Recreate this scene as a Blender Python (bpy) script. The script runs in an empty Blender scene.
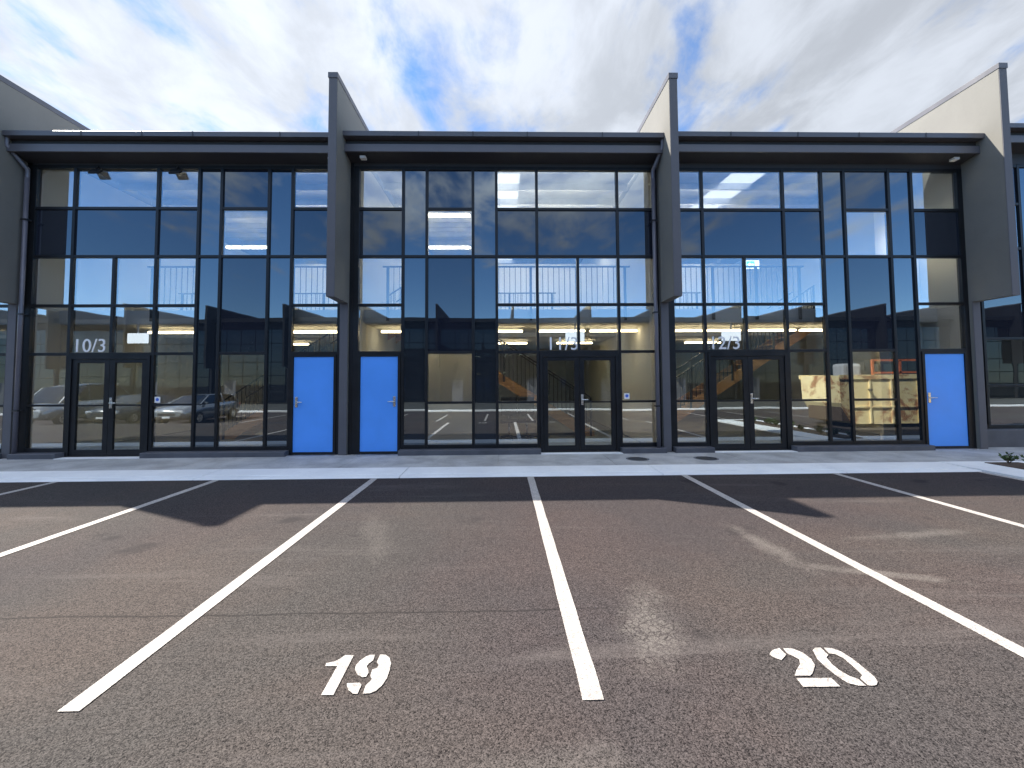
import bpy, bmesh, math, random
from mathutils import Vector, Matrix
R = math.radians
random.seed(7)
S = bpy.context.scene
COL = S.collection

# ------------------------------------------------------------------ camera
CAM_D, CAM_H, YAW, PITCH, ROLL, FPX, CY = 9.13025, 1.55595, 0.02091, 0.04614, -0.00614, 425.0, 361.04
cd = bpy.data.cameras.new('camera'); cam = bpy.data.objects.new('camera', cd); COL.objects.link(cam)
fw = Vector((math.sin(YAW)*math.cos(PITCH), math.cos(YAW)*math.cos(PITCH), math.sin(PITCH)))
rt = Vector((math.cos(YAW), -math.sin(YAW), 0)); up = rt.cross(fw)
r2 = rt*math.cos(ROLL) + up*math.sin(ROLL); u2 = up*math.cos(ROLL) - rt*math.sin(ROLL)
M = Matrix((r2, u2, -fw)).transposed().to_4x4(); M.translation = Vector((0, -CAM_D, CAM_H))
cam.matrix_world = M
cd.sensor_fit = 'HORIZONTAL'; cd.sensor_width = 36; cd.lens = FPX/1024*36
cd.shift_y = (CY-384)/1024; cd.clip_start = .05; cd.clip_end = 2000
S.camera = cam

# ------------------------------------------------------------------ sun, sky, exposure
TO_SUN = Vector((-0.905, 0.455, 1.0)).normalized()
SUN_EL = math.asin(TO_SUN.z); SUN_AZ = math.atan2(TO_SUN.x, TO_SUN.y)
sl = bpy.data.lights.new('sun', 'SUN'); sl.energy = 5.0; sl.angle = R(.55); sl.color = (1, .93, .83)
so = bpy.data.objects.new('sun', sl); COL.objects.link(so)
so.rotation_euler = (-TO_SUN).to_track_quat('-Z', 'Y').to_euler(); so.location = (-30, 20, 40)
S.view_settings.view_transform = 'Standard'; S.view_settings.look = 'None'
S.view_settings.exposure = 1.2; S.view_settings.gamma = 1; S.view_settings.use_curve_mapping = False
S.render.engine = 'CYCLES'
S.cycles.max_bounces = 10; S.cycles.diffuse_bounces = 4; S.cycles.glossy_bounces = 5
S.cycles.transparent_max_bounces = 24; S.cycles.transmission_bounces = 4
S.cycles.use_denoising = True; S.cycles.sample_clamp_indirect = 6; S.cycles.caustics_reflective = False

W = bpy.data.worlds.new('World'); S.world = W; W.use_nodes = True
def world():
    nt = W.node_tree; nt.nodes.clear(); N = nt.nodes.new; L = nt.links.new
    out = N('ShaderNodeOutputWorld'); bg = N('ShaderNodeBackground'); bg.inputs[1].default_value = .12
    L(bg.outputs[0], out.inputs[0])
    sky = N('ShaderNodeTexSky'); sky.sky_type = 'NISHITA'; sky.sun_disc = False
    sky.sun_elevation = SUN_EL; sky.sun_rotation = SUN_AZ; sky.air_density = .8; sky.dust_density = .0; sky.ozone_density = 4.0
    tc = N('ShaderNodeTexCoord'); sp = N('ShaderNodeSeparateXYZ'); L(tc.outputs['Generated'], sp.inputs[0])
    def math_(op, a, b=None, clamp=False):
        n = N('ShaderNodeMath'); n.operation = op; n.use_clamp = clamp
        for i, v in enumerate((a, b)):
            if v is None: continue
            if isinstance(v, (int, float)): n.inputs[i].default_value = v
            else: L(v, n.inputs[i])
        return n.outputs[0]
    zz = math_('ADD', math_('MAXIMUM', sp.outputs[2], 0.0), .12)
    cx = math_('DIVIDE', sp.outputs[0], zz); cy = math_('DIVIDE', sp.outputs[1], zz)
    cb = N('ShaderNodeCombineXYZ'); L(cx, cb.inputs[0]); L(cy, cb.inputs[1])
    mp = N('ShaderNodeMapping'); mp.inputs['Rotation'].default_value = (0, 0, R(-14)); mp.inputs['Scale'].default_value = (1.65, 1.0, 1)
    mp.inputs['Location'].default_value = CLOUD_OFF
    L(cb.outputs[0], mp.inputs[0])
    def noise(scale, detail, rough, dist, vec):
        n = N('ShaderNodeTexNoise'); n.inputs['Scale'].default_value = scale; n.inputs['Detail'].default_value = detail
        n.inputs['Roughness'].default_value = rough; n.inputs['Distortion'].default_value = dist; L(vec, n.inputs['Vector']); return n.outputs[0]
    n1 = noise(1.55, 9, .56, .35, mp.outputs[0]); n2 = noise(3.4, 8, .6, .5, mp.outputs[0])
    dens = math_('ADD', math_('MULTIPLY', n1, .70), math_('MULTIPLY', n2, .30))
    # more cloud over the roofs (+Y) and high up, open blue low in the south (-Y)
    def ramp(v, a, b, lo, hi):
        n = N('ShaderNodeMapRange'); n.interpolation_type = 'SMOOTHSTEP'; L(v, n.inputs[0])
        for i, q in enumerate((a, b, lo, hi)): n.inputs[i+1].default_value = q
        return n.outputs[0]
    north = ramp(sp.outputs[1], -.2, .5, 0, .075)
    high = ramp(sp.outputs[2], .13, .38, -.085, .12)
    cov = math_('ADD', math_('ADD', dens, north), high)
    mask = ramp(cov, .545, .72, 0, 1)
    # thick parts a little grey, brighter towards the sun
    vm = N('ShaderNodeVectorMath'); vm.operation = 'DOT_PRODUCT'; L(tc.outputs['Generated'], vm.inputs[0]); vm.inputs[1].default_value = TO_SUN
    glow = ramp(vm.outputs['Value'], .25, 1.0, 0.0, 1.0)
    n3 = noise(2.3, 7, .6, .3, mp.outputs[0])
    south = math_('MULTIPLY', ramp(sp.outputs[2], .24, .62, .10, 1), ramp(sp.outputs[1], .25, -.25, 0, 1))   # extra cloud brightness added behind the camera, fills the shaded front
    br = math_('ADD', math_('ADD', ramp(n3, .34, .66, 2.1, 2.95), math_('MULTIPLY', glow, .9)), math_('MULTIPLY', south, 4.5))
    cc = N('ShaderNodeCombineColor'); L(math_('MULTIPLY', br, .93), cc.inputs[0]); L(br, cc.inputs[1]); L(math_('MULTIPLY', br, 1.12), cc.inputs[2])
    # clear sky a touch deeper blue
    hs = N('ShaderNodeHueSaturation'); hs.inputs['Saturation'].default_value = 1.12; hs.inputs['Value'].default_value = 1.05; L(sky.outputs[0], hs.inputs['Color'])
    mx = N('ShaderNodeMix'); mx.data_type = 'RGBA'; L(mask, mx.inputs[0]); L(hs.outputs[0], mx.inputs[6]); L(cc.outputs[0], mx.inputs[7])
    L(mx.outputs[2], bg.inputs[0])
CLOUD_OFF = (20.4, 9.3, 0)
world()

# ------------------------------------------------------------------ materials
MATS = {}
class NT:
    def __init__(s, name):
        s.m = bpy.data.materials.new(name); s.m.use_nodes = True; s.t = s.m.node_tree; s.t.nodes.clear()
        s.out = s.n('ShaderNodeOutputMaterial')
    def n(s, k, **kw):
        o = s.t.nodes.new(k)
        for a, b in kw.items(): setattr(o, a, b)
        return o
    def l(s, a, b): s.t.links.new(a, b)
    def coord(s, kind='Object'): return s.n('ShaderNodeTexCoord').outputs[kind]
    def noise(s, scale, detail=4, rough=.55, dist=0, vec=None):
        o = s.n('ShaderNodeTexNoise'); o.inputs['Scale'].default_value = scale; o.inputs['Detail'].default_value = detail
        o.inputs['Roughness'].default_value = rough; o.inputs['Distortion'].default_value = dist
        if vec is not None: s.l(vec, o.inputs['Vector'])
        return o
    def rng(s, v, a, b, lo, hi, smooth=True):
        o = s.n('ShaderNodeMapRange'); o.interpolation_type = 'SMOOTHSTEP' if smooth else 'LINEAR'; s.l(v, o.inputs[0])
        for i, q in enumerate((a, b, lo, hi)): o.inputs[i+1].default_value = q
        return o.outputs[0]
    def math(s, op, a, b=None, clamp=False):
        o = s.n('ShaderNodeMath', operation=op); o.use_clamp = clamp
        for i, v in enumerate((a, b)):
            if v is None: continue
            if isinstance(v, (int, float)): o.inputs[i].default_value = v
            else: s.l(v, o.inputs[i])
        return o.outputs[0]
    def mix(s, fac, a, b, blend='MIX'):
        o = s.n('ShaderNodeMix', data_type='RGBA', blend_type=blend)
        for i, v in ((0, fac), (6, a), (7, b)):
            if isinstance(v, (int, float)): o.inputs[i].default_value = v
            elif isinstance(v, tuple): o.inputs[i].default_value = (*v, 1)
            else: s.l(v, o.inputs[i])
        return o.outputs[2]
    def bump(s, h, strength, dist):
        o = s.n('ShaderNodeBump'); o.inputs['Strength'].default_value = strength; o.inputs['Distance'].default_value = dist
        s.l(h, o.inputs['Height']); return o.outputs[0]
    def pbr(s, col, rough=.5, metal=0, normal=None, spec=.5, coat=0):
        o = s.n('ShaderNodeBsdfPrincipled')
        for k, v in (('Base Color', col), ('Roughness', rough), ('Metallic', metal), ('Specular IOR Level', spec), ('Coat Weight', coat)):
            if isinstance(v, tuple): o.inputs[k].default_value = (*v, 1)
            elif isinstance(v, (int, float)): o.inputs[k].default_value = v
            else: s.l(v, o.inputs[k])
        if normal is not None: s.l(normal, o.inputs['Normal'])
        s.l(o.outputs[0], s.out.inputs[0]); return o

def simple(name, col, rough=.5, metal=0, var=.08, scale=3.0, bump=0, bscale=60, spec=.5, coat=0):
    t = NT(name); c = t.coord()
    a = t.noise(scale, 5, .6, .2, c).outputs[0]
    lo = tuple(max(0, v*(1-var)) for v in col); hi = tuple(min(1, v*(1+var)) for v in col)
    cc = t.mix(t.rng(a, .3, .7, 0, 1), lo, hi)
    rr = t.rng(a, .3, .7, max(.02, rough-.06), min(1, rough+.06))
    nm = t.bump(t.noise(bscale, 3, .6, 0, c).outputs[0], bump, .01) if bump else None
    t.pbr(cc, rr, metal, nm, spec, coat); MATS[name] = t.m; return t.m

def emit(name, col, strength):
    t = NT(name); e = t.n('ShaderNodeEmission'); e.inputs[0].default_value = (*col, 1); e.inputs[1].default_value = strength
    t.l(e.outputs[0], t.out.inputs[0]); MATS[name] = t.m

def asphalt():
    t = NT('asphalt'); c = t.coord()
    v = t.n('ShaderNodeTexVoronoi'); v.inputs['Scale'].default_value = 235; v.inputs['Randomness'].default_value = 1; t.l(c, v.inputs['Vector'])
    v2 = t.n('ShaderNodeTexVoronoi'); v2.inputs['Scale'].default_value = 130; t.l(c, v2.inputs['Vector'])
    stone = t.n('ShaderNodeSeparateColor'); t.l(v.outputs['Color'], stone.inputs[0])
    stone2 = t.n('ShaderNodeSeparateColor'); t.l(v2.outputs['Color'], stone2.inputs[0])
    f = t.math('ADD', t.math('MULTIPLY', stone.outputs[0], .62), t.math('MULTIPLY', stone2.outputs[0], .38))
    grain = t.mix(t.rng(f, .12, .95, 0, 1, False), (.008, .007, .007), (.116, .105, .097))
    big = t.noise(.42, 6, .62, .4, c).outputs[0]
    wide = t.noise(.16, 3, .5, .2, c).outputs[0]
    col = t.mix(t.rng(big, .35, .68, 0, .75), grain, (1.3, 1.14, 1.06), 'MULTIPLY')
    col = t.mix(t.rng(wide, .4, .62, 0, .8), col, (.86, .80, .88), 'MULTIPLY')
    mp = t.n('ShaderNodeMapping'); mp.inputs['Scale'].default_value = (.16, 1.3, 1); t.l(c, mp.inputs[0])
    streak = t.noise(1.6, 6, .65, .6, mp.outputs[0]).outputs[0]
    col = t.mix(t.rng(streak, .54, .72, 0, .27), col, (.16, .14, .13))
    # pale dust where something was spilt and driven over, at fixed places on the tar
    sx = t.n('ShaderNodeSeparateXYZ'); t.l(c, sx.inputs[0])
    warp = t.noise(2.6, 8, .72, .7, c).outputs[0]
    def blob(x, y, rx, ry, ang, lo, hi):
        m = t.n('ShaderNodeMapping', vector_type='TEXTURE'); m.inputs['Location'].default_value = (x, y, 0); m.inputs['Rotation'].default_value = (0, 0, R(ang)); m.inputs['Scale'].default_value = (rx, ry, 1)
        t.l(c, m.inputs[0]); vl = t.n('ShaderNodeVectorMath', operation='LENGTH'); t.l(m.outputs[0], vl.inputs[0])
        d = t.math('ADD', vl.outputs['Value'], t.math('MULTIPLY', t.math('SUBTRACT', warp, .5), 2.2))
        return t.rng(d, 1.0, .15, 0, 1)
    dust = t.math('MULTIPLY', blob(2.45, -5.1, .15, .75, 4, 0, 0), .36)
    dust = t.math('MAXIMUM', dust, t.math('MULTIPLY', blob(3.0, -5.72, .8, .10, -20, 0, 0), .42))
    dust = t.math('MAXIMUM', dust, t.math('MULTIPLY', blob(4.1, -4.9, 1.0, .12, 8, 0, 0), .3))
    dust = t.math('MAXIMUM', dust, t.math('MULTIPLY', blob(.2, -7.35, .5, .14, 10, 0, 0), .18))
    dust = t.math('MAXIMUM', dust, t.math('MULTIPLY', blob(-1.3, -4.7, .2, 1.0, 20, 0, 0), .14))
    vt = t.n('ShaderNodeTexVoronoi', feature='DISTANCE_TO_EDGE'); vt.inputs['Scale'].default_value = 22; t.l(c, vt.inputs['Vector'])
    tread = t.math('MULTIPLY', blob(.93, -6.3, .22, .62, -14, 0, 0), t.rng(vt.outputs['Distance'], .0, .16, .06, .46))
    dust = t.math('MAXIMUM', dust, tread)
    dust = t.math('MULTIPLY', dust, t.rng(f, .15, .6, .35, 1))
    wob = t.math('ADD', sx.outputs[1], t.math('MULTIPLY', t.math('SUBTRACT', t.noise(1.1, 4, .6, 0, c).outputs[0], .5), .12))
    seam = t.math('MULTIPLY', t.rng(t.math('ABSOLUTE', t.math('ADD', wob, 6.17)), .003, .016, .55, 0), t.rng(sx.outputs[0], .2, 1.2, 1, 0))
    col = t.mix(seam, col, (.012, .011, .011))
    spots = t.noise(1.35, 2, .5, .1, c).outputs[0]
    col = t.mix(t.rng(spots, .67, .74, 0, .5), col, (.018, .017, .018))
    col = t.mix(dust, col, (.24, .215, .19))
    h = t.math('ADD', t.math('MULTIPLY', v.outputs['Distance'], -.6), t.math('MULTIPLY', v2.outputs['Distance'], -.9))
    nm = t.bump(h, .22, .006)
    t.pbr(col, t.rng(f, .2, .8, .82, .95), 0, nm, .12); MATS['asphalt'] = t.m

def paint():
    t = NT('line_paint'); c = t.coord()
    w = t.noise(70, 6, .75, .2, c).outputs[0]; w2 = t.noise(3.5, 6, .65, .3, c).outputs[0]
    wear = t.rng(t.math('ADD', w, t.math('MULTIPLY', w2, .35)), .68, .84, 0, .75)
    v = t.n('ShaderNodeTexVoronoi'); v.inputs['Scale'].default_value = 120; t.l(c, v.inputs['Vector'])
    sc = t.n('ShaderNodeSeparateColor'); t.l(v.outputs['Color'], sc.inputs[0])
    pc = t.mix(t.rng(sc.outputs[0], .1, .8, 0, 1), (.33, .30, .275), (.56, .515, .47))
    col = t.mix(wear, pc, (.20, .18, .17))
    t.pbr(col, .6, 0, t.bump(v.outputs['Distance'], .4, .006), .4); MATS['line_paint'] = t.m

def concrete(name, a, b, scale=1.6, stain=.35, fine=.25):
    t = NT(name); c = t.coord()
    n1 = t.noise(scale, 7, .62, .3, c).outputs[0]; n2 = t.noise(scale*14, 5, .7, 0, c).outputs[0]; n3 = t.noise(220, 2, .5, 0, c).outputs[0]
    col = t.mix(t.rng(n1, .32, .68, 0, 1), a, b)
    col = t.mix(t.rng(n2, .5, .75, 0, stain), col, tuple(v*.6 for v in a))
    col = t.mix(t.rng(n3, .35, .65, 0, fine), col, tuple(v*.72 for v in a))
    h = t.math('ADD', t.math('MULTIPLY', n2, .6), t.math('MULTIPLY', n3, .4))
    t.pbr(col, t.rng(n1, .3, .7, .72, .9), 0, t.bump(h, .25, .006), .3); MATS[name] = t.m

def glass(name, refl, tint):
    t = NT(name); c = t.coord()
    fr = t.n('ShaderNodeFresnel')
    gm = t.n('ShaderNodeNewGeometry')                        # a thin sheet reflects the same from both sides
    t.l(t.math('SUBTRACT', 1.5, t.math('MULTIPLY', gm.outputs['Backfacing'], 1.5-1/1.5)), fr.inputs[0])
    wav = t.noise(.9, 2, .5, 0, c).outputs[0]; nm = t.bump(wav, .016, .05)
    fac = t.math('ADD', t.math('MULTIPLY', fr.outputs[0], 1-refl), refl, True)
    g = t.n('ShaderNodeBsdfGlossy'); g.inputs['Roughness'].default_value = 0.0; g.inputs['Color'].default_value = (.82, .93, 1, 1); t.l(nm, g.inputs['Normal'])
    tr = t.n('ShaderNodeBsdfTransparent'); tr.inputs[0].default_value = (*tint, 1)
    mx = t.n('ShaderNodeMixShader'); t.l(fac, mx.inputs[0]); t.l(tr.outputs[0], mx.inputs[1]); t.l(g.outputs[0], mx.inputs[2])
    t.l(mx.outputs[0], t.out.inputs[0]); MATS[name] = t.m

def spandrel(name, refl, base):
    t = NT(name); c = t.coord()
    wav = t.noise(.8, 2, .5, 0, c).outputs[0]; nm = t.bump(wav, .018, .05)
    fr = t.n('ShaderNodeFresnel'); fr.inputs[0].default_value = 1.5
    fac = t.math('ADD', t.math('MULTIPLY', fr.outputs[0], 1-refl), refl, True)
    g = t.n('ShaderNodeBsdfGlossy'); g.inputs['Roughness'].default_value = 0.004; g.inputs['Color'].default_value = (.8, .92, 1, 1); t.l(nm, g.inputs['Normal'])
    d = t.n('ShaderNodeBsdfDiffuse')
    dirt = t.noise(1.3, 5, .6, 0, c).outputs[0]
    t.l(t.mix(dirt, base, tuple(v*1.5 for v in base)), d.inputs[0])
    mx = t.n('ShaderNodeMixShader'); t.l(fac, mx.inputs[0]); t.l(d.outputs[0], mx.inputs[1]); t.l(g.outputs[0], mx.inputs[2])
    t.l(mx.outputs[0], t.out.inputs[0]); MATS[name] = t.m

def rusty():
    t = NT('rusty_yellow_steel'); c = t.coord()
    n1 = t.noise(1.7, 8, .68, .8, c).outputs[0]; n2 = t.noise(9, 6, .7, .4, c).outputs[0]
    r = t.rng(t.math('ADD', t.math('MULTIPLY', n1, .75), t.math('MULTIPLY', n2, .25)), .49, .59, 0, .92)
    rc = t.mix(t.rng(n2, .4, .6, 0, 1), (.26, .085, .03), (.46, .20, .08))
    col = t.mix(r, t.mix(t.rng(n2, .3, .7, 0, 1), (.90, .70, .34), (.94, .80, .46)), rc)
    t.pbr(col, t.rng(r, 0, 1, .5, .85), 0, t.bump(n2, .3, .01)); MATS['rusty_yellow_steel'] = t.m

def timber():
    t = NT('timber'); c = t.coord()
    mp = t.n('ShaderNodeMapping'); mp.inputs['Scale'].default_value = (1.2, 8, 14); t.l(c, mp.inputs[0])
    g = t.noise(2.2, 6, .6, 1.2, mp.outputs[0]).outputs[0]
    t.pbr(t.mix(t.rng(g, .3, .7, 0, 1), (.36, .19, .07), (.58, .34, .15)), .5); MATS['timber'] = t.m

def translucent():
    t = NT('translucent_roof_sheet'); c = t.coord()
    d = t.n('ShaderNodeBsdfTranslucent'); d.inputs[0].default_value = (.92, .94, .92, 1)
    e = t.n('ShaderNodeBsdfDiffuse'); e.inputs[0].default_value = (.7, .7, .7, 1)
    mx = t.n('ShaderNodeMixShader'); mx.inputs[0].default_value = .3; t.l(d.outputs[0], mx.inputs[1]); t.l(e.outputs[0], mx.inputs[2])
    t.l(mx.outputs[0], t.out.inputs[0]); MATS['translucent_roof_sheet'] = t.m

asphalt(); paint(); rusty(); timber(); translucent()
concrete('kerb_concrete', (.80, .80, .79), (.90, .90, .88), 1.1, .22, .12)
concrete('path_concrete', (.36, .355, .345), (.56, .555, .54), 1.7, .5)
concrete('precast_panel', (.165, .16, .145), (.195, .19, .172), .7, .10, .08)
concrete('far_paving', (.05, .052, .05), (.085, .085, .08), 1.0, .2)
concrete('floor_concrete', (.24, .24, .23), (.32, .32, .31), .8, .2)
simple('precast_edge', (.10, .098, .108), .6, 0, .08, 2)
simple('charcoal_metal', (.088, .088, .102), .42, .0, .10, 1.5, spec=.6)
simple('soffit_board', (.035, .036, .042), .6)
simple('black_frame', (.010, .011, .013), .38, 0, .15, 4, spec=.35)
simple('plinth_panel', (.085, .087, .10), .55, 0, .15, 3)
simple('blue_door_paint', (.095, .35, .95), .35, 0, .05, 1.2, spec=.5)
simple('brushed_steel', (.72, .72, .70), .28, 1, .06, 8)
simple('white_wall', (.66, .65, .60), .8, 0, .04, 1.2)
simple('white_ceiling', (.70, .69, .65), .85, 0, .03)
simple('roof_foil', (.74, .75, .80), .5, .0, .12, 2)
simple('galvanised_steel', (.62, .63, .66), .35, .8, .1, 6)
simple('black_metal', (.02, .02, .022), .4, 0)
simple('white_plastic', (.82, .82, .82), .4, 0, .03)
simple('white_vinyl', (.85, .85, .85), .5, 0, .03)
simple('sticker_blue', (.06, .16, .62), .5, 0, .03)
simple('cast_iron', (.075, .075, .08), .55, .6, .25, 12, .3, 90)
simple('downpipe_metal', (.15, .145, .17), .38, .2, .08, 3)
simple('roof_sheet', (.30, .31, .33), .4, .4, .1, 2)
simple('dark_cladding', (.016, .017, .020), .7, 0, .15, 1, spec=.15)
simple('black_fabric', (.014, .014, .016), .9, 0, .1)
simple('orange_steel', (.55, .13, .04), .55, 0, .3, 6)
simple('silver_paint', (.34, .35, .36), .25, .6, .04, spec=.5, coat=.6)
simple('white_paint', (.78, .78, .77), .28, 0, .04, coat=.5)
simple('grey_paint', (.06, .065, .075), .28, .2, .04, coat=.6)
simple('tyre_rubber', (.02, .02, .02), .85)
simple('headlamp_lens', (.8, .82, .85), .08, .3, .02)
simple('tail_lens', (.45, .02, .02), .15)
simple('car_glass', (.012, .014, .016), .05, 0, .05, spec=.8)
simple('mulch', (.09, .06, .04), .95, 0, .4, 30, .6, 60)
simple('leaf_green', (.06, .10, .03), .55, 0, .3, 20)
simple('dust_grey', (.5, .5, .5), .7)
glass('facade_glass', .34, (.88, .90, .91)); glass('inner_glass', .0, (.94, .96, .97)); glass('door_glass', .16, (.72, .76, .76))
spandrel('spandrel_glass', .088, (.012, .014, .022)); spandrel('strip_glass', .165, (.012, .016, .022)); spandrel('far_glass', .0, (.010, .011, .013))
emit('led_tube', (1, .79, .45), 7.5); emit('led_tube_white', (1, .90, .70), 16.0); emit('exit_sign_green', (.10, .55, .38), 1.0); emit('exit_sign_white', (.9, 1, .97), 1.6); emit('exit_box_face', (.85, .93, 1), .75)

# ------------------------------------------------------------------ mesh helpers
class MB:
    """collects geometry in world coordinates; build() links it as ONE mesh object (local to its parent's base)"""
    def __init__(s): s.bm = bmesh.new(); s.mi = 0
    def verts_faces(s, vs, fs):
        V = [s.bm.verts.new(v) for v in vs]
        out = []
        for f in fs:
            try:
                F = s.bm.faces.new([V[i] for i in f]); F.material_index = s.mi; out.append(F)
            except ValueError: pass
        return V, out
    def box(s, x0, x1, y0, y1, z0, z1, bevel=0):
        vs = [(x, y, z) for z in (z0, z1) for y in (y0, y1) for x in (x0, x1)]
        fs = [(0, 2, 3, 1), (4, 5, 7, 6), (0, 1, 5, 4), (2, 6, 7, 3), (0, 4, 6, 2), (1, 3, 7, 5)]
        V, F = s.verts_faces(vs, fs)
        if bevel:
            es = list({e for f in F for e in f.edges})
            bmesh.ops.bevel(s.bm, geom=es, offset=bevel, segments=2, affect='EDGES', profile=.6)
        return s
    def prism(s, pts, axis, a, b):
        """polygon pts (2D) extruded along axis from a to b"""
        def P(p, t): return {'x': (t, p[0], p[1]), 'y': (p[0], t, p[1]), 'z': (p[0], p[1], t)}[axis]
        n = len(pts)
        vs = [P(p, a) for p in pts] + [P(p, b) for p in pts]
        fs = [tuple(range(n))[::-1], tuple(range(n, 2*n))] + [(i, (i+1) % n, n+(i+1) % n, n+i) for i in range(n)]
        s.verts_faces(vs, fs); return s
    def bar(s, p, q, w, h=None, up=(0, 0, 1)):
        p, q = Vector(p), Vector(q); d = (q-p).normalized(); u = Vector(up)
        if abs(d.dot(u)) > .95: u = Vector((0, 1, 0))
        sd = d.cross(u).normalized(); u = sd.cross(d); h = h or w
        vs = [c + sd*a*w/2 + u*b*h/2 for c in (p, q) for a, b in ((-1, -1), (1, -1), (1, 1), (-1, 1))]
        s.verts_faces(vs, [(3, 2, 1, 0), (4, 5, 6, 7)] + [(i, (i+1) % 4, 4+(i+1) % 4, 4+i) for i in range(4)]); return s
    def tube(s, pts, r, n=10, caps=True):
        rings = []
        pts = [Vector(p) for p in pts]
        for i, p in enumerate(pts):
            d = (pts[min(i+1, len(pts)-1)] - pts[max(i-1, 0)]).normalized()
            u = Vector((0, 0, 1)) if abs(d.z) < .9 else Vector((0, 1, 0))
            a = d.cross(u).normalized(); b = a.cross(d)
            rr = r[i] if isinstance(r, (list, tuple)) else r
            rings.append([s.bm.verts.new(p + (a*math.cos(2*math.pi*k/n) + b*math.sin(2*math.pi*k/n))*rr) for k in range(n)])
        for A, B in zip(rings, rings[1:]):
            for k in range(n):
                f = s.bm.faces.new((A[k], A[(k+1) % n], B[(k+1) % n], B[k])); f.smooth = True; f.material_index = s.mi
        if caps:
            for rg in (rings[0][::-1], rings[-1]):
                f = s.bm.faces.new(rg); f.material_index = s.mi
        return s
    def build(s, name, mats, parent=None, base=None, smooth=False):
        bmesh.ops.recalc_face_normals(s.bm, faces=s.bm.faces)
        if base is None: base = parent_base(parent)
        bmesh.ops.translate(s.bm, verts=s.bm.verts, vec=-Vector(base))
        if smooth:
            for f in s.bm.faces: f.smooth = True
        me = bpy.data.meshes.new(name); s.bm.to_mesh(me); s.bm.free()
        for m in ([mats] if isinstance(mats, str) else mats): me.materials.append(MATS[m])
        o = bpy.data.objects.new(name, me); COL.objects.link(o)
        if parent is not None: o.parent = parent
        else: o.location = base
        return o
def parent_base(p):
    b = Vector((0, 0, 0))
    while p is not None: b += p.location; p = p.parent
    return b
def tag(o, label=None, cat=None, group=None, kind=None):
    for k, v in (('label', label), ('category', cat), ('group', group), ('kind', kind)):
        if v: o[k] = v
    return o
def thing(name, label, cat, loc=(0, 0, 0), group=None):
    o = bpy.data.objects.new(name, None); COL.objects.link(o); o.location = loc; o.empty_display_size = .2
    return tag(o, label, cat, group)
def dup(o, loc, label=None):
    c = o.copy(); COL.objects.link(c); c.location = loc
    if label: c['label'] = label
    def kids(a, b):
        for ch in a.children:
            k = ch.copy(); COL.objects.link(k); k.parent = b; kids(ch, k)
    kids(o, c); return c
def text_mesh(s, size, x, y, z, name, mat, parent, rot=True, depth=.004):
    cu = bpy.data.curves.new('lettering', 'FONT'); cu.body = s; cu.size = size; cu.extrude = depth; cu.resolution_u = 4
    cu.space_character = 1.0
    to = bpy.data.objects.new('lettering', cu); COL.objects.link(to)
    bpy.context.view_layer.update()
    me = bpy.data.meshes.new_from_object(to.evaluated_get(bpy.context.evaluated_depsgraph_get()))
    bpy.data.objects.remove(to); bpy.data.curves.remove(cu)
    me.name = name; me.transform(Matrix.Rotation(R(90), 4, 'X'))
    b = Vector((x, y, z)) - parent_base(parent)
    me.transform(Matrix.Translation(b)); me.materials.clear(); me.materials.append(MATS[mat])
    o = bpy.data.objects.new(name, me); COL.objects.link(o); o.parent = parent; return o

# ------------------------------------------------------------------ ground, road, kerbs
def ground():
    prof = [(160, 0), (8.2, 0), (-7.25, 0), (-9.0, -.13), (-11.5, -.5), (-160, -.5)]
    xs = [-160, -40, 40, 160]
    m = MB(); V = [[m.bm.verts.new((x, y, z)) for x in xs] for y, z in prof]
    for a, b in zip(V, V[1:]):
        for i in range(len(xs)-1): m.bm.faces.new((a[i], a[i+1], b[i+1], b[i]))
    tag(m.build('ground', 'asphalt', base=(0, 0, 0)), kind='structure')
ground()
def gz(y):
    p = [(-7.25, 0), (-9.0, -.13), (-11.5, -.5)]
    if y >= -7.25: return 0
    if y <= -11.5: return -.5
    for (a, b), (c, d) in zip(p, p[1:]):
        if c <= y <= a: return b + (d-b)*(a-y)/(a-c)
m = MB(); m.box(-45, 45, -1.46, .9, -.1, .011)
for a, b in zip([-45, -30, -21, -15.2, -11.6, -8.9, -5.9, -2.95, -.1, 2.05, 4.6, 7.3, 10.2, 13.5, 22], [-30, -21, -15.2, -11.6, -8.9, -5.9, -2.95, -.1, 2.05, 4.6, 7.3, 10.2, 13.5, 22, 45]):
    m.box(a+.006, b-.006, -1.458, .9, .010, .022, .002)     # slabs with open joints
tag(m.build('footpath', 'path_concrete', base=(0, 0, 0)), kind='structure')
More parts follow.
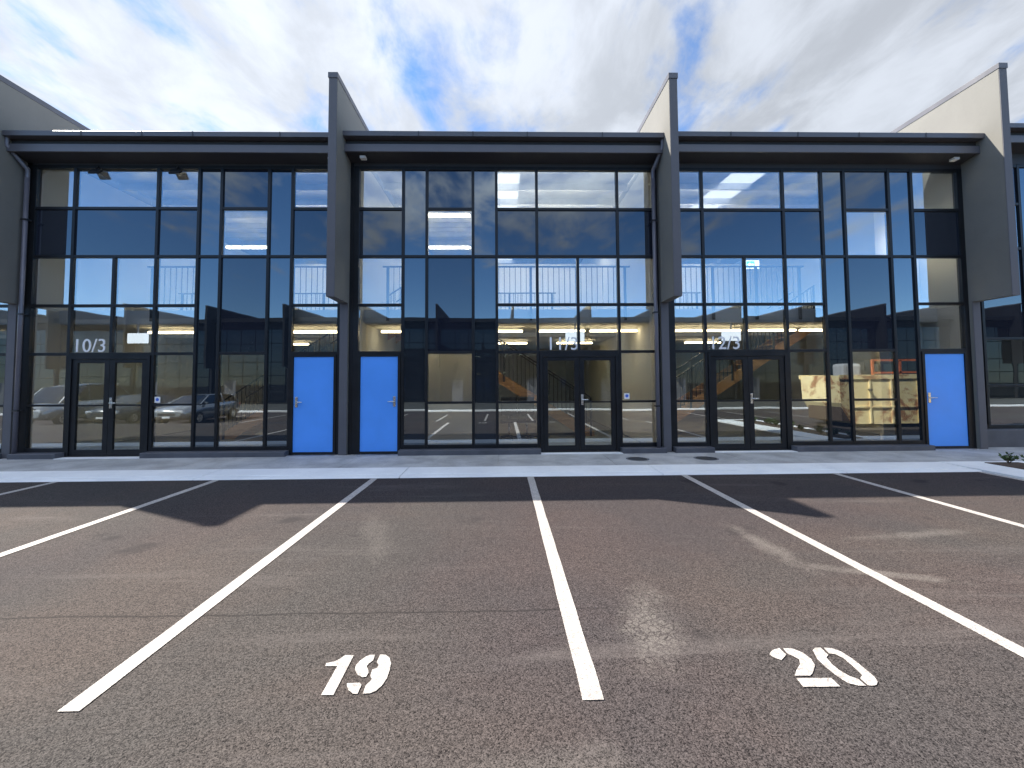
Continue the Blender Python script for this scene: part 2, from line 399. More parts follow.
def kerb():
    m = MB()
    xs = [-45, -31, -22, -13.1, -4.95, -1.68, 2.6, 5.65, 7.93]
    for a, b in zip(xs, xs[1:]): # cast in lengths with a fine joint between
        m.prism([(-2.18, -.06), (-2.18, .008), (-2.155, .020), (-1.99, .022), (-1.982, .010), (-1.966, .010), (-1.958, .024), (-1.463, .030), (-1.463, -.06)], 'x', a+.007, b-.007)
    for a, b in ((9.55, 14.2), (14.2, 24), (24, 45)):
        m.prism([(-2.18, -.06), (-2.18, .008), (-2.155, .020), (-1.99, .022), (-1.982, .010), (-1.966, .010), (-1.958, .024), (-1.463, .030), (-1.463, -.06)], 'x', a+.007, b-.007)
    tag(m.build('kerb', 'kerb_concrete', base=(0, 0, 0)), kind='structure')
    m = MB()
    # kerb returning round the planted island
    m.prism([(7.934, -2.185), (7.945, -7.0), (8.55, -7.0), (8.62, -1.56), (8.72, -1.463), (7.934, -1.463)], 'z', -.06, .034)
    m.prism([(8.72, -1.463), (8.62, -1.56), (9.2, -1.62), (9.2, -7.0), (9.546, -7.0), (9.546, -1.463)], 'z', -.06, .030)
    m.prism([(8.55, -7.0), (9.2, -7.0), (9.2, -6.6), (8.56, -6.6)], 'z', -.06, .030)
    tag(m.build('island_kerb', 'kerb_concrete', base=(0, 0, 0)), kind='structure')
    m = MB(); m.prism([(8.61, -1.62), (9.2, -1.64), (9.2, -6.6), (8.56, -6.6)], 'z', -.05, .045)
    tag(m.build('garden_soil', 'mulch', base=(0, 0, 0)), kind='structure')
    m = MB(); m.box(-60, 60, -20.35, -20, -.6, -.40); tag(m.build('far_kerb', 'kerb_concrete', base=(0, 0, 0)), kind='structure')
    m = MB(); m.box(-60, 60, -31, -20.353, -.6, -.43); tag(m.build('far_footpath', 'far_paving', base=(0, 0, 0)), kind='structure')
kerb()

X0, BAY = .431, 2.5
def parking_line(x, y0, y1, label, group, w=.105):
    m = MB(); n = 24
    vs = []; z0 = []
    for i in range(n+1):
        y = y0 + (y1-y0)*i/n
        for s in (-1, 1): vs.append((x + s*(w/2 + random.uniform(-.002, .002)), y, gz(y)+.005))
    m.verts_faces(vs, [(2*i, 2*i+1, 2*i+3, 2*i+2) for i in range(n)])
    return tag(m.build('parking_line', 'line_paint', base=(x, (y0+y1)/2, 0)), label, 'line marking', group)
LL = {-3: 'white bay line furthest left, only its kerb end in sight', -2: 'white bay line second from the left, running off the left edge',
      -1: 'long white bay line on the left of bay 19', 0: 'white bay line between bay 19 and bay 20', 1: 'long white bay line on the right of bay 20',
      2: 'white bay line reaching the right edge below the rusty bin reflection'}
for k in range(-3, 4):
    if k == 3: parking_line(7.865, -7.0, -2.19, 'white line hugging the kerb at the planted island', 'white lines of the near parking bays'); continue
    parking_line(X0+BAY*k, -7.0, -2.19, LL[k], 'white lines of the near parking bays')
for k in range(-9, 9):
    if k < -4 or k > 5: 
        pass
    parking_line(X0+1.1+BAY*k, -17.5, -12.2, 'white bay line across the lane, seen only in the glass', 'white lines of the far parking bays')

G1 = [[(-.906, -6.623), (-.856, -6.625), (-.85, -6.931), (-.911, -6.929), (-.914, -6.715), (-.981, -6.713), (-.984, -6.689), (-.941, -6.675), (-.921, -6.651)]]
G9 = [[(-.737, -6.624), (-.732, -6.672), (-.747, -6.696), (-.754, -6.72), (-.737, -6.748), (-.727, -6.772), (-.729, -6.803), (-.749, -6.807), (-.78, -6.788), (-.808, -6.746), (-.815, -6.713), (-.806, -6.675), (-.785, -6.64), (-.763, -6.625)],
      [(-.708, -6.622), (-.677, -6.626), (-.646, -6.654), (-.626, -6.7), (-.619, -6.757), (-.617, -6.82), (-.627, -6.87), (-.646, -6.907), (-.67, -6.924), (-.707, -6.927), (-.711, -6.868), (-.697, -6.839), (-.694, -6.822), (-.709, -6.799), (-.715, -6.749), (-.691, -6.736), (-.69, -6.712), (-.708, -6.687)],
      [(-.813, -6.85), (-.748, -6.848), (-.734, -6.863), (-.733, -6.928), (-.757, -6.924), (-.787, -6.899), (-.804, -6.874)]]
G2 = [[(1.494, -6.687), (1.531, -6.654), (1.585, -6.634), (1.587, -6.694), (1.529, -6.739), (1.501, -6.715)],
      [(1.605, -6.638), (1.654, -6.639), (1.691, -6.677), (1.699, -6.734), (1.683, -6.785), (1.626, -6.845), (1.598, -6.865), (1.517, -6.863), (1.556, -6.821), (1.607, -6.776), (1.63, -6.738), (1.616, -6.707), (1.599, -6.688)],
      [(1.512, -6.882), (1.693, -6.885), (1.693, -6.947), (1.505, -6.944)]]
G0 = [[(1.762, -6.661), (1.793, -6.638), (1.825, -6.637), (1.819, -6.704), (1.793, -6.723), (1.78, -6.782), (1.783, -6.832), (1.799, -6.874), (1.826, -6.895), (1.826, -6.946), (1.789, -6.944), (1.75, -6.924), (1.734, -6.872), (1.728, -6.805), (1.733, -6.735)],
      [(1.843, -6.638), (1.887, -6.646), (1.915, -6.679), (1.927, -6.741), (1.928, -6.811), (1.924, -6.883), (1.911, -6.917), (1.884, -6.941), (1.859, -6.947), (1.838, -6.943), (1.841, -6.892), (1.871, -6.87), (1.88, -6.797), (1.881, -6.733), (1.864, -6.699), (1.834, -6.691)]]
def bay_number(polys, base, label):
    t = thing('bay_number', label, 'bay number', base, 'stencilled bay numbers')
    for ps in polys:
        m = MB()
        for p in ps: m.verts_faces([(x, y, .005) for x, y in p], [tuple(range(len(p)))])
        m.build('stencil_digit', 'line_paint', t)
bay_number([G1, G9], (-.8, -6.78, 0), 'white stencilled 19 painted on the tarmac')
bay_number([G2, G0], (1.71, -6.79, 0), 'white stencilled 20 painted on the tarmac')

def manhole(x, y, r, label):
    m = MB(); n = 36
    t = thing('manhole_cover', label, 'manhole cover', (x, y, .022), 'round covers in the footpath')
    ring = [(x+r*math.cos(2*math.pi*i/n), y+r*math.sin(2*math.pi*i/n)) for i in range(n)]
    ri = [(x+(r-.03)*math.cos(2*math.pi*i/n), y+(r-.03)*math.sin(2*math.pi*i/n)) for i in range(n)]
    vs = [(a, b, .023) for a, b in ring] + [(a, b, .029) for a, b in ri]
    m.verts_faces(vs, [(i, (i+1) % n, n+(i+1) % n, n+i) for i in range(n)]); m.build('frame', 'charcoal_metal', t)
    m = MB(); m.prism([(x+(r-.04)*math.cos(2*math.pi*i/n), y+(r-.04)*math.sin(2*math.pi*i/n)) for i in range(n)], 'z', .0225, .028)
    for k in range(-4, 5):
        w = math.sqrt(max(0, (r-.05)**2-(k*.05)**2)); m.box(x-w, x+w, y+k*.05-.012, y+k*.05+.012, .0279, .031)
    m.build('lid', 'cast_iron', t)
manhole(2.60, -.85, .22, 'round iron cover left of the wall blade between units 11 and 12')
manhole(3.94, -.86, .23, 'round iron cover right of the wall blade between units 11 and 12')

# ------------------------------------------------------------------ blade walls
BX = [-10.23, -3.37, 3.485, 10.36]
BT = .17
BNAME = ['leftmost, cut by the left edge of the photo', 'between units 10/3 and 11/3', 'between units 11/3 and 12/3', 'tallest, to the right of unit 12/3']
def blade(x, ztop, label, front=-.82, foot_y=-.1, zb=3.22):
    t = thing('blade_wall', label, 'wall', (x, 0, 0), 'party walls standing proud between the units')
    a, b = x-BT/2, x+BT/2
    m = MB(); m.prism([(front, zb), (front, ztop-.11), (14, ztop-.11), (14, 0), (foot_y, 0), (foot_y, zb)], 'x', a, b)
    m.build('panel', 'precast_panel', t)
    m = MB(); m.box(a+.004, b-.004, front-.012, front-.001, zb+.001, ztop-.115); m.build('front_edge', 'precast_edge', t)
    m = MB(); m.box(a+.003, b-.003, foot_y-.012, foot_y-.001, .03, zb-.002); m.build('foot_edge', 'precast_edge', t)
    m = MB(); m.box(a-.012, b+.012, front-.025, 14.02, ztop-.112, ztop, .004); m.build('capping', 'charcoal_metal', t)
    return t
for x, zt, nm, f in zip(BX, (7.80, 7.74, 7.79, 8.06), BNAME, (-.82, -.82, -.82, -.83)):
    blade(x, zt, 'grey concrete party wall blade, ' + nm, f)

# ------------------------------------------------------------------ the units
ROWS = [.20, 2.17, 3.195, 4.25, 5.295, 6.20]
FW = .06
def pane(t, x0, x1, z0, z1, kind, dy=0, label=None):
    """one sheet of glass between frames"""
    m = MB(); y0, y1 = dy+0.0, dy+.012
    ta, tb = random.uniform(-.0022, .0022), random.uniform(-.0016, .0016)        # no two panes are set dead true
    vs = [(x, y + ta*(x-(x0+x1)/2) + tb*(z-(z0+z1)/2), z) for z in (z0, z1) for y in (y0, y1) for x in (x0, x1)]
    m.verts_faces(vs, [(0, 1, 5, 4)])
    if kind == 'clear':
        m.mi = 1; m.verts_faces(vs, [(2, 6, 7, 3), (0, 4, 6, 2), (1, 3, 7, 5), (0, 2, 3, 1), (4, 5, 7, 6)])
        bmesh.ops.remove_doubles(m.bm, verts=m.bm.verts, dist=1e-5)
        return m.build('window_pane', ['facade_glass', 'inner_glass'], t)
    m.verts_faces(vs, [(2, 6, 7, 3), (0, 4, 6, 2), (1, 3, 7, 5), (0, 2, 3, 1), (4, 5, 7, 6)])
    bmesh.ops.remove_doubles(m.bm, verts=m.bm.verts, dist=1e-5)
    return m.build('spandrel_panel', 'spandrel_glass' if kind == 'span' else 'strip_glass', t)
def bar_v(t, x, z0, z1, dy=0, w=FW):
    m = MB(); m.box(x-w/2, x+w/2, dy-.034, dy+.07, z0, z1, .004); m.build('mullion', 'black_frame', t)
def bar_h(t, x0, x1, z, dy=0, w=.06):
    m = MB(); m.box(x0, x1, dy-.030, dy+.065, z-w/2, z+w/2, .004); m.build('transom', 'black_frame', t)
def lever(m, x, z, d, y=-.06):
    m.box(x-.026, x+.026, y-.012, y, z-.11, z+.11, .004)
    m.tube([(x, y-.01, z), (x, y-.055, z)], .010)
    m.tube([(x, y-.05, z), (x+d*.13, y-.05, z)], .010)
def service_door(t, x0, x1, hd, dy=0):
    m = MB(); zt = ROWS[1]-.03; zb = .03
    fw_ = .055
    m.box(x0, x0+fw_, dy-.05, dy+.09, zb, zt); m.box(x1-fw_, x1, dy-.05, dy+.09, zb, zt)
    m.box(x0+fw_, x1-fw_, dy-.048, dy+.088, zt-.05, zt); m.box(x0+fw_, x1-fw_, dy-.048, dy+.088, zb-.008, zb+.045)
    d = m.build('service_door', 'black_frame', t)
    m = MB(); m.box(x0+fw_+.004, x1-fw_-.004, dy-.028, dy+.02, zb+.05, zt-.054, .003); m.build('door_panel', 'blue_door_paint', d)
    m = MB(); hx = x0+fw_+.07 if hd > 0 else x1-fw_-.07; lever(m, hx, 1.13, hd, dy-.029); m.build('handle', 'brushed_steel', d)
    m = MB(); m.box(x0, x1, dy-.17, dy-.06, .018, .03); m.build('door_sill', 'galvanised_steel', d)
def entrance(t, x0, x1, dy=0, hd=1):
    zt = ROWS[1]; xm = (x0+x1)/2
    m = MB(); m.box(x0+.036, x0+.10, dy-.052, dy+.088, .024, zt-.03); m.box(x1-.10, x1-.036, dy-.052, dy+.088, .024, zt-.03)
    m.box(x0+.10, x1-.10, dy-.05, dy+.086, zt-.11, zt-.03)
    m.box(x0+.10, x1-.10, dy-.05, dy+.086, .024, .05)
    d = m.build('entrance_door', 'black_frame', t)
    for a, b in ((x0+.104, xm-.003), (xm+.003, x1-.104)):
        m = MB(); st = .105
        m.box(a, a+st, dy-.03, dy+.02, .055, zt-.114, .003); m.box(b-st, b, dy-.03, dy+.02, .055, zt-.114, .003)
        m.box(a+st, b-st, dy-.029, dy+.019, zt-.19, zt-.114); m.box(a+st, b-st, dy-.029, dy+.019, .055, .17)
        m.box(a+st, b-st, dy-.02, dy+.012, 1.075, 1.105)
        m.build('door_leaf', 'black_frame', d)
        m = MB(); m.box(a+st-.008, b-st+.008, dy-.006, dy+.004, .168, zt-.188); m.build('door_glass', 'door_glass', d)
    m = MB(); lever(m, xm+.055 if hd > 0 else xm-.055, 1.14, hd, dy-.031); m.build('handle', 'brushed_steel', d)
    m = MB(); m.box(x0+.03, x1-.03, dy-.26, dy-.055, .018, .0305); m.build('door_sill', 'kerb_concrete', d)

def unit(num, label, cols, order, gut, dz=0, dy=0, pipe=None, mr_mid=True, soffit_lamps=(), hd_service=1, interior=True, flip=False):
    """cols: 8 x-positions of the frame lines from left to right; order: which column is what"""
    xl, xr = cols[0], cols[-1]; xc = (xl+xr)/2
    t = thing('warehouse_unit', label, 'building', (xc, dy, 0), 'glass fronted units of the row')
    z = [v+dz for v in ROWS]
    # frame lines
    for i, x in enumerate(cols):
        w = .12 if i in (0, 7) else FW
        door_l = False
        z0 = z[0]-.07
        if order[max(0, i-1)] in 'D' or order[min(6, i)] in 'DS' or (i > 0 and order[i-1] in 'DS'): z0 = .024
        bar_v(t, x, z0, z[5]+.03, dy, w)
    def hseg(i, zz, w=.06):
        bar_h(t, cols[i]+(.06 if i == 0 else FW/2), cols[i+1]-(.06 if i == 6 else FW/2), zz, dy, w)
    plinths = []
    for i, k in enumerate(order):
        a = cols[i]+(.06 if i == 0 else FW/2)-.012; b = cols[i+1]-(.06 if i == 6 else FW/2)+.012; mid = (a+b)/2
        hseg(i, z[5]+.0, .07)
        if k in 'NM': pass
        if k in 'LR':                                      # plain glazed bay
            for zz in z[1:5]: hseg(i, zz)
            hseg(i, z[0]-.03, .08); hseg(i, 1.095+dz, .045)
            pane(t, a, b, z[0], 1.095+dz, 'clear', dy); pane(t, a, b, 1.095+dz+.001, z[1], 'clear', dy)
            pane(t, a, b, z[1]+.001, z[2], 'clear', dy); pane(t, a, b, z[2]+.001, z[3], 'clear', dy)
            pane(t, a, b, z[3]+.001, z[4], 'span', dy); pane(t, a, b, z[4]+.001, z[5], 'clear', dy)
            plinths.append(i)
        elif k == 'D':                                     # double entrance door
            for zz in z[1:5]: hseg(i, zz)
            entrance(t, cols[i], cols[i+1], dy)
            bar_v(t, mid, z[1]+.03, z[2]-.03, dy); bar_v(t, mid, z[2]+.03, z[3]-.03, dy)
            first = pane(t, a, mid, z[1], z[2], 'clear', dy); pane(t, mid+.001, b, z[1], z[2], 'clear', dy)
            pane(t, a, mid, z[2]+.001, z[3], 'clear', dy); pane(t, mid+.001, b, z[2]+.001, z[3], 'clear', dy)
            pane(t, a, b, z[3]+.001, z[4], 'span', dy); pane(t, a, b, z[4]+.001, z[5], 'clear', dy)
            if num: text_mesh(num[0], .40, num[1], dy-.005, z[1]+.045, 'unit_number', 'white_vinyl', first)
        elif k == 'N':                                     # narrow dark strip
            hseg(i, z[3]); hseg(i, z[0]-.03, .08)
            pane(t, a, b, z[0], z[3], 'strip', dy); pane(t, a, b, z[3]+.001, z[5], 'strip', dy); plinths.append(i)
        elif k == 'M':                                     # middle bay, dark with two clear windows
            for zz in (z[1], z[3], z[4]): hseg(i, zz)
            hseg(i, z[0]-.03, .08)
            if mr_mid: hseg(i, 1.095+dz, .05)
            pane(t, a, b, z[0], z[1], 'clear', dy); pane(t, a, b, z[1]+.001, z[3], 'span', dy)
            pane(t, a, b, z[3]+.001, z[4], 'clear', dy); pane(t, a, b, z[4]+.001, z[5], 'span', dy); plinths.append(i)
        elif k == 'S':                                     # blue service door
            for zz in z[1:5]: hseg(i, zz)
            service_door(t, cols[i]+.036 if i else cols[i]+.06, cols[i+1]-(.06 if i == 6 else .036), hd_service, dy)
            pane(t, a, b, z[1], z[2], 'clear', dy); pane(t, a, b, z[2]+.001, z[3], 'clear', dy)
            pane(t, a, b, z[3]+.001, z[4], 'span', dy); pane(t, a, b, z[4]+.001, z[5], 'clear', dy)
    # plinth under the glazing, one upstand per run
    runs = []
    for i in plinths:
        if runs and runs[-1][1] == i: runs[-1][1] = i+1
        else: runs.append([i, i+1])
    for i, j in runs:
        a, b = cols[i], cols[j]
        m = MB(); a += -.055 if i == 0 else -.03; b += .055 if j == 7 else .03
        m.prism([(dy-.235, .0), (dy-.235, z[0]-.085), (dy-.225, z[0]-.075), (dy+.08, z[0]-.070), (dy+.08, 0)], 'x', a, b)
        m.build('plinth', 'plinth_panel', t)
    # head, soffit, fascia, gutter
    gl, gr, gy = gut[0], gut[1], dy-.52
    gt = (gut[2] if len(gut) > 2 else 6.735)
    m = MB(); m.box(gl, gr, dy-.03, dy+.10, z[5]+.036, gt-.30); m.build('head_panel', 'soffit_board', t)
    m = MB(); m.prism([(dy-.40, gt-.365), (dy-.02, gt-.43), (dy-.02, gt-.40), (dy-.40, gt-.335)], 'x', gl, gr); m.build('soffit', 'soffit_board', t)
    m = MB(); m.prism([(dy-.425, gt-.385), (dy-.395, gt-.39), (dy-.375, gt-.225), (dy-.42, gt-.225)], 'x', gl, gr); m.build('fascia', 'charcoal_metal', t)
    m = MB(); m.box(gl, gr, dy-.35, dy-.30, gt-.224, gt-.03); m.build('fascia_recess', 'soffit_board', t)
    m = MB(); m.prism([(gy, gt-.105), (gy-.006, gt-.01), (gy+.004, gt), (gy+.014, gt-.008), (gy+.014, gt-.09), (dy-.36, gt-.09), (dy-.36, gt-.02), (dy-.352, gt-.02), (dy-.352, gt-.105)], 'x', gl, gr)
    g = m.build('gutter', 'charcoal_metal', t)
    n = 5 if not gut[3:] else gut[3]
    for k in range(1, n):
        x = gl + (gr-gl)*(k/n) + random.uniform(-.25, .25); m = MB()
        m.box(x-.010, x+.010, gy-.010, gy-.0065, gt-.104, gt-.006); m.build('gutter_joint', 'soffit_board', g)
    for x in soffit_lamps:
        m = MB(); m.box(x-.06, x+.06, dy-.30, dy-.18, gt-.455, gt-.40, .01); m.build('soffit_lamp', 'white_plastic', t)
    # roof with translucent sheet
    rx = (xc-.55, xc+.35) if not flip else (xc-.45, xc+.45)
    if gut[4:]: rx = gut[4]
    z0, z1 = gt-.03, gt+.60
    def slab(a, b, mat, nm, y0=dy-.35, y1=14, up=0):
        m = MB(); f = lambda y: z0 + (z1-z0)*(y-(dy-.35))/(14-dy+.35) + up
        m.prism([(y0, f(y0)), (y1, f(y1)), (y1, f(y1)+.03), (y0, f(y0)+.03)], 'x', a, b)
        return m.build(nm, mat, t)
    m = MB()
    f = lambda y: z0 + (z1-z0)*(y-(dy-.35))/(14-dy+.35)
    def sl(a, b, y0, y1): m.prism([(y0, f(y0)), (y1, f(y1)), (y1, f(y1)+.03), (y0, f(y0)+.03)], 'x', a, b)
    sl(xl, rx[0], dy-.35, 14); sl(rx[1], xr, dy-.35, 14); sl(rx[0], rx[1], dy-.35, dy+.6); sl(rx[0], rx[1], 11, 14)
    m.build('roof', ['roof_foil'], t)
    m = MB(); sl(rx[0], rx[1], dy+.602, 10.998); m.build('rooflight', 'translucent_roof_sheet', t)
    for y in [dy+.9+1.05*k for k in range(0, 11)]:
        m = MB(); zz = f(y)-.02
        m.box(xl+.02, xr-.02, y-.035, y+.035, zz-.015, zz); m.box(xl+.02, xr-.02, y-.035, y-.02, zz-.16, zz-.014); m.box(xl+.02, xr-.02, y-.034, y+.035, zz-.175, zz-.159)
        m.build('purlin', 'galvanised_steel', t)
    if interior:
        m = MB(); m.box(xl, xr, dy+.1, 14, -.02, .024); m.build('floor', 'floor_concrete', t)
        m = MB(); m.box(xl-.05, xr+.05, 13.8, 14, .02, gt+.5); m.build('back_wall', 'white_wall', t)
        m = MB(); m.box(xl-.12, xl-.02, dy+.12, 13.8, .03, gt-.1); m.box(xr+.02, xr+.12, dy+.12, 13.8, .03, gt-.1); m.build('lining_wall', 'white_wall', t)
        m = MB(); m.box(xl-.02, xr+.02, dy+.62, dy+2.55, 2.88, 3.2); m.build('mezzanine', 'white_ceiling', t)
        m = MB(); m.box(xl-.02, xr+.02, dy+3.6, 9.5, 2.88, 3.2); m.build('mezzanine', 'white_ceiling', t)
    if pipe:
        px, py = pipe, dy-.13
        m = MB(); m.tube([(px+.11*gut_side(px, gl, gr), gy+.09, gt-.1), (px+.11*gut_side(px, gl, gr), gy+.09, gt-.26), (px, py, gt-.62), (px, py, gt-.8)], .042, 12, False)
        m.tube([(px, py, gt-.8), (px, py, .03)], .042, 12)
        d = m.build('downpipe', 'downpipe_metal', t)
        for zz in (1.0, 3.0, 5.0):
            m = MB(); m.box(px-.056, px+.056, py-.046, dy-.06, zz-.015, zz+.015); m.build('bracket', 'black_metal', d)
    return t
def gut_side(px, gl, gr): return 1 if px > (gl+gr)/2 else -1

e = BT/2+.003
CA = [-10.0, -9.14, -7.39, -6.52, -6.04, -5.03, -4.53, -3.37-e-.02]
CB = [-3.37+e+.13, -2.15, -1.64, -.64, -.13, .75, 2.52, 3.485-e-.03]
CC = [3.485+e+.1, 4.40, 6.21, 7.08, 7.59, 8.60, 9.12, 10.22]
OA, OB = 'LDRNMNS', 'SNMNRDL'
UA = unit(('10/3', -9.08), 'unit numbered 10/3, leftmost of the three whole glass units', CA, OA, (BX[0]+e, BX[1]-e, 6.70), pipe=-10.03, mr_mid=False, soffit_lamps=(-3.62,), hd_service=1)
UB = unit(('11/3', .93), 'unit numbered 11/3, the middle glass unit', CB, OB, (BX[1]+e, BX[2]-e, 6.735), pipe=3.285, soffit_lamps=(-2.95,), hd_service=-1)
UC = unit(('12/3', 4.47), 'unit numbered 12/3, rightmost of the three whole glass units', CC, OA, (BX[2]+e, BX[3]-e, 6.765, 5, (5.85, 6.75)), soffit_lamps=(9.9,), hd_service=1)
CZ = [v-2*6.86 for v in CB]
UZ = unit(None, 'partly seen unit at the left edge, beyond the leftmost wall blade', CZ, OB, (BX[0]-6.6, BX[0]-e, 6.70), hd_service=-1)
CD = [10.66, 10.98, 12.0, 12.5, 13.4, 15.1, 15.9, 16.9]
UD = unit(None, 'partly seen unit at the right edge, taller and set back', CD, 'NMNRDLL', (BX[3]+e, 17.1, 7.2), dz=.28, dy=.33)
m = MB(); m.box(BX[3]+.09, 10.59, .30, .42, .02, 6.5); m.build('return_panel', 'charcoal_metal', UD)
m = MB(); m.box(BX[0]+.09, -10.05, -.03, .09, .02, 6.3); m.build('jamb_panel', 'black_frame', UA)
m = MB(); m.box(BX[1]+.09, CB[0]-.06, -.04, .09, .02, 6.3); m.build('jamb_panel', 'black_frame', UB)
m = MB(); m.box(BX[2]+.09, CC[0]-.06, -.04, .09, .02, 6.3); m.build('jamb_panel', 'black_frame', UC)
# pale partition close behind the middle bay of unit 11/3
m = MB(); m.box(-1.95, -.55, 1.9, 2.0, .025, 2.87); m.build('partition_wall', 'white_wall', UB)
# white wall close behind the right-hand bay of unit 12/3, with a conduit on it
m = MB(); m.box(9.12, 10.2, .95, 1.05, .025, 6.3); m.build('partition_wall', 'white_wall', UC)
m = MB(); m.tube([(9.2, .93, 2.78), (9.62, .93, 2.78), (9.62, .93, 2.1)], .014, 8); m.tube([(10.0, .93, 2.45), (10.0, .93, 2.1)], .014, 8); m.build('conduit', 'white_plastic', UC)

for U_, (a, b), (p, q) in ((UA, (-10.0, -3.5), (-8.6, -4.2)), (UB, (-3.2, 3.4), (.9, 2.4)), (UC, (3.6, 10.2), (5.0, 8.4))):
    m = MB(); m.box(a, b, 6.0, 6.1, 3.2, 5.75); m.build('upper_partition', 'white_wall', U_)
# ------------------------------------------------------------------ inside: lights, stairs, balustrades, signs
def batten(x, y, z, L, label, group='linear lights glowing inside the units'):
    tube = 'led_tube_white' if z > 4 else 'led_tube'
    t = thing('ceiling_light', label, 'ceiling light', (x, y, z), group)
    m = MB(); m.box(x-L/2, x+L/2, y-.035, y+.035, z, z+.05); m.build('housing', 'white_plastic', t)
    m = MB(); m.box(x-L/2-.01, x+L/2+.01, y-.05, y+.05, z-.045, z-.001, .006); m.build('diffuser', tube, t)
    for sx in (-1, 1):
        pass
    return t
UNITS = [('10/3', -6.72), ('11/3', .08), ('12/3', 6.95)]
POS = {'10/3': [(-8.02, 1.35), (-5.0, 1.35), (-3.9, 1.35), (-6.9, 4.75), (-4.6, 4.75)],
       '11/3': [(-2.4, 1.35), (-.1, 1.35), (1.45, 1.35), (2.75, 1.35), (.2, 4.75), (2.35, 4.75)],
       '12/3': [(4.2, 1.35), (5.0+.35, 1.35), (6.75, 1.35), (8.05, 1.35), (5.0, 4.75), (6.6, 4.75)]}
ORD = ['first', 'second', 'third', 'fourth']
for u, _ in UNITS:
    cnt = {}
    for x, y in POS[u]:
        k = cnt.get(y, 0); cnt[y] = k+1
        batten(x, y, 2.80, 1.15, '%s from the left of the %s strip lights under the mezzanine, unit %s' % (ORD[k], 'near' if y < 2 else 'far', u))
batten(-8.25, 4.6, 5.93, 1.28, 'strip light glowing upstairs in the square window of unit 10/3')
batten(-1.42, 1.95, 5.95, 1.1, 'upper strip light in the square window of unit 11/3')
batten(-1.72, 4.6, 5.93, 1.32, 'lower strip light in the square window of unit 11/3')
for u, xs in (('10/3', (-6.2, -4.3)), ('11/3', (-.2, 1.1, 2.5)), ('12/3', (4.4, 5.7, 7.0))):  # unseen extra battens, added to brighten the upper rooms
    for k, x in enumerate(xs): batten(x, 4.7, 5.86, 1.25, '%s from the left of the added upstairs fill lights hidden by dark glass, unit %s' % (ORD[k], u))
batten(9.65, .45, 4.95, .8, 'added fill light hidden by the dark panel over the blue door of unit 12/3')  # unseen lamp added to light up the white partition behind it
batten(-13.0, 1.35, 2.80, 1.2, 'strip light in the unit at the left edge')

def balustrade(x0, x1, y, label, post_drop=.26):
    t = thing('balustrade', label, 'balustrade', ((x0+x1)/2, y, 3.2), 'black balustrades on the mezzanine edges')
    m = MB(); m.box(x0, x1, y-.025, y+.025, 4.17, 4.20); m.build('handrail', 'black_metal', t)
    m = MB(); m.box(x0, x1, y-.015, y+.015, 3.29, 3.32); m.build('bottom_rail', 'black_metal', t)
    n = max(2, round((x1-x0)/1.25))
    xs = [x0+.12+(x1-x0-.24)*i/n for i in range(n+1)]
    for x in xs:
        m = MB(); m.box(x-.028, x+.028, y-.03, y+.012, 3.2-post_drop, 4.17); m.build('post', 'black_metal', t)
    k = int((x1-x0)/.125)
    for i in range(1, k):
        x = x0 + (x1-x0)*i/k
        if min(abs(x-q) for q in xs) < .05: continue
        m = MB(); m.box(x-.007, x+.007, y-.007, y+.007, 3.32, 4.17); m.build('baluster', 'black_metal', t)
    return t
for u, (a, b) in {'10/3': (-8.05, -3.6), '11/3': (-2.75, 2.95), '12/3': (3.75, 7.05)}.items():
    balustrade(a, b, .58, 'black balustrade upstairs close behind the glass of unit %s' % u)
for u, (a, b) in {'10/3': (-9.6, -5.2), '11/3': (-1.2, 1.6), '12/3': (3.8, 6.0)}.items():
    balustrade(a, b, 3.55, 'far black balustrade across the stair void of unit %s' % u, .02)

def stairs(x0, dirn, y, label):
    """foot at x0, rising 3.2 m towards dirn along the front of the unit"""
    t = thing('staircase', label, 'staircase', (x0, y, .024), 'timber staircases inside the units')
    run, n = 4.9, 17; z = lambda s: .024 + 3.17*s/run
    for yy in (y-.45, y+.45):
        m = MB(); m.prism([(x0, .024), (x0+dirn*.35, .024), (x0+dirn*run, z(run)-.24), (x0+dirn*run, z(run)+.02), (x0+dirn*.0, .16)], 'y', yy-.022, yy+.022); m.build('stringer', 'timber', t)
    for i in range(n):
        s = run*(i+.5)/n; m = MB(); m.box(x0+dirn*s-.15, x0+dirn*s+.15, y-.425, y+.425, z(s)-.02, z(s)+.02); m.build('tread', 'timber', t)
    m = MB()
    for yy in (y-.45, y+.45): m.bar((x0+dirn*.1, yy, z(.1)+1.0), (x0+dirn*run, yy, z(run)+1.0), .045, .03)
    m.build('handrail', 'black_metal', t)
    for k in range(5):
        s = .1+(run-.15)*k/4; m = MB(); m.box(x0+dirn*s-.025, x0+dirn*s+.025, y-.50, y-.474, z(s)-.1, z(s)+1.0); m.build('post', 'black_metal', t)
    for k in range(1, 44):
        s = run*k/44; m = MB(); m.box(x0+dirn*s-.008, x0+dirn*s+.008, y-.485, y-.470, z(s)+.1, z(s)+1.0); m.build('baluster', 'black_metal', t)
stairs(-7.65, 1, 3.05, 'timber stair behind the glass of unit 10/3')
stairs(2.5, -1, 3.05, 'timber stair behind the glass of unit 11/3')
stairs(3.9, 1, 3.05, 'timber stair behind the glass of unit 12/3')

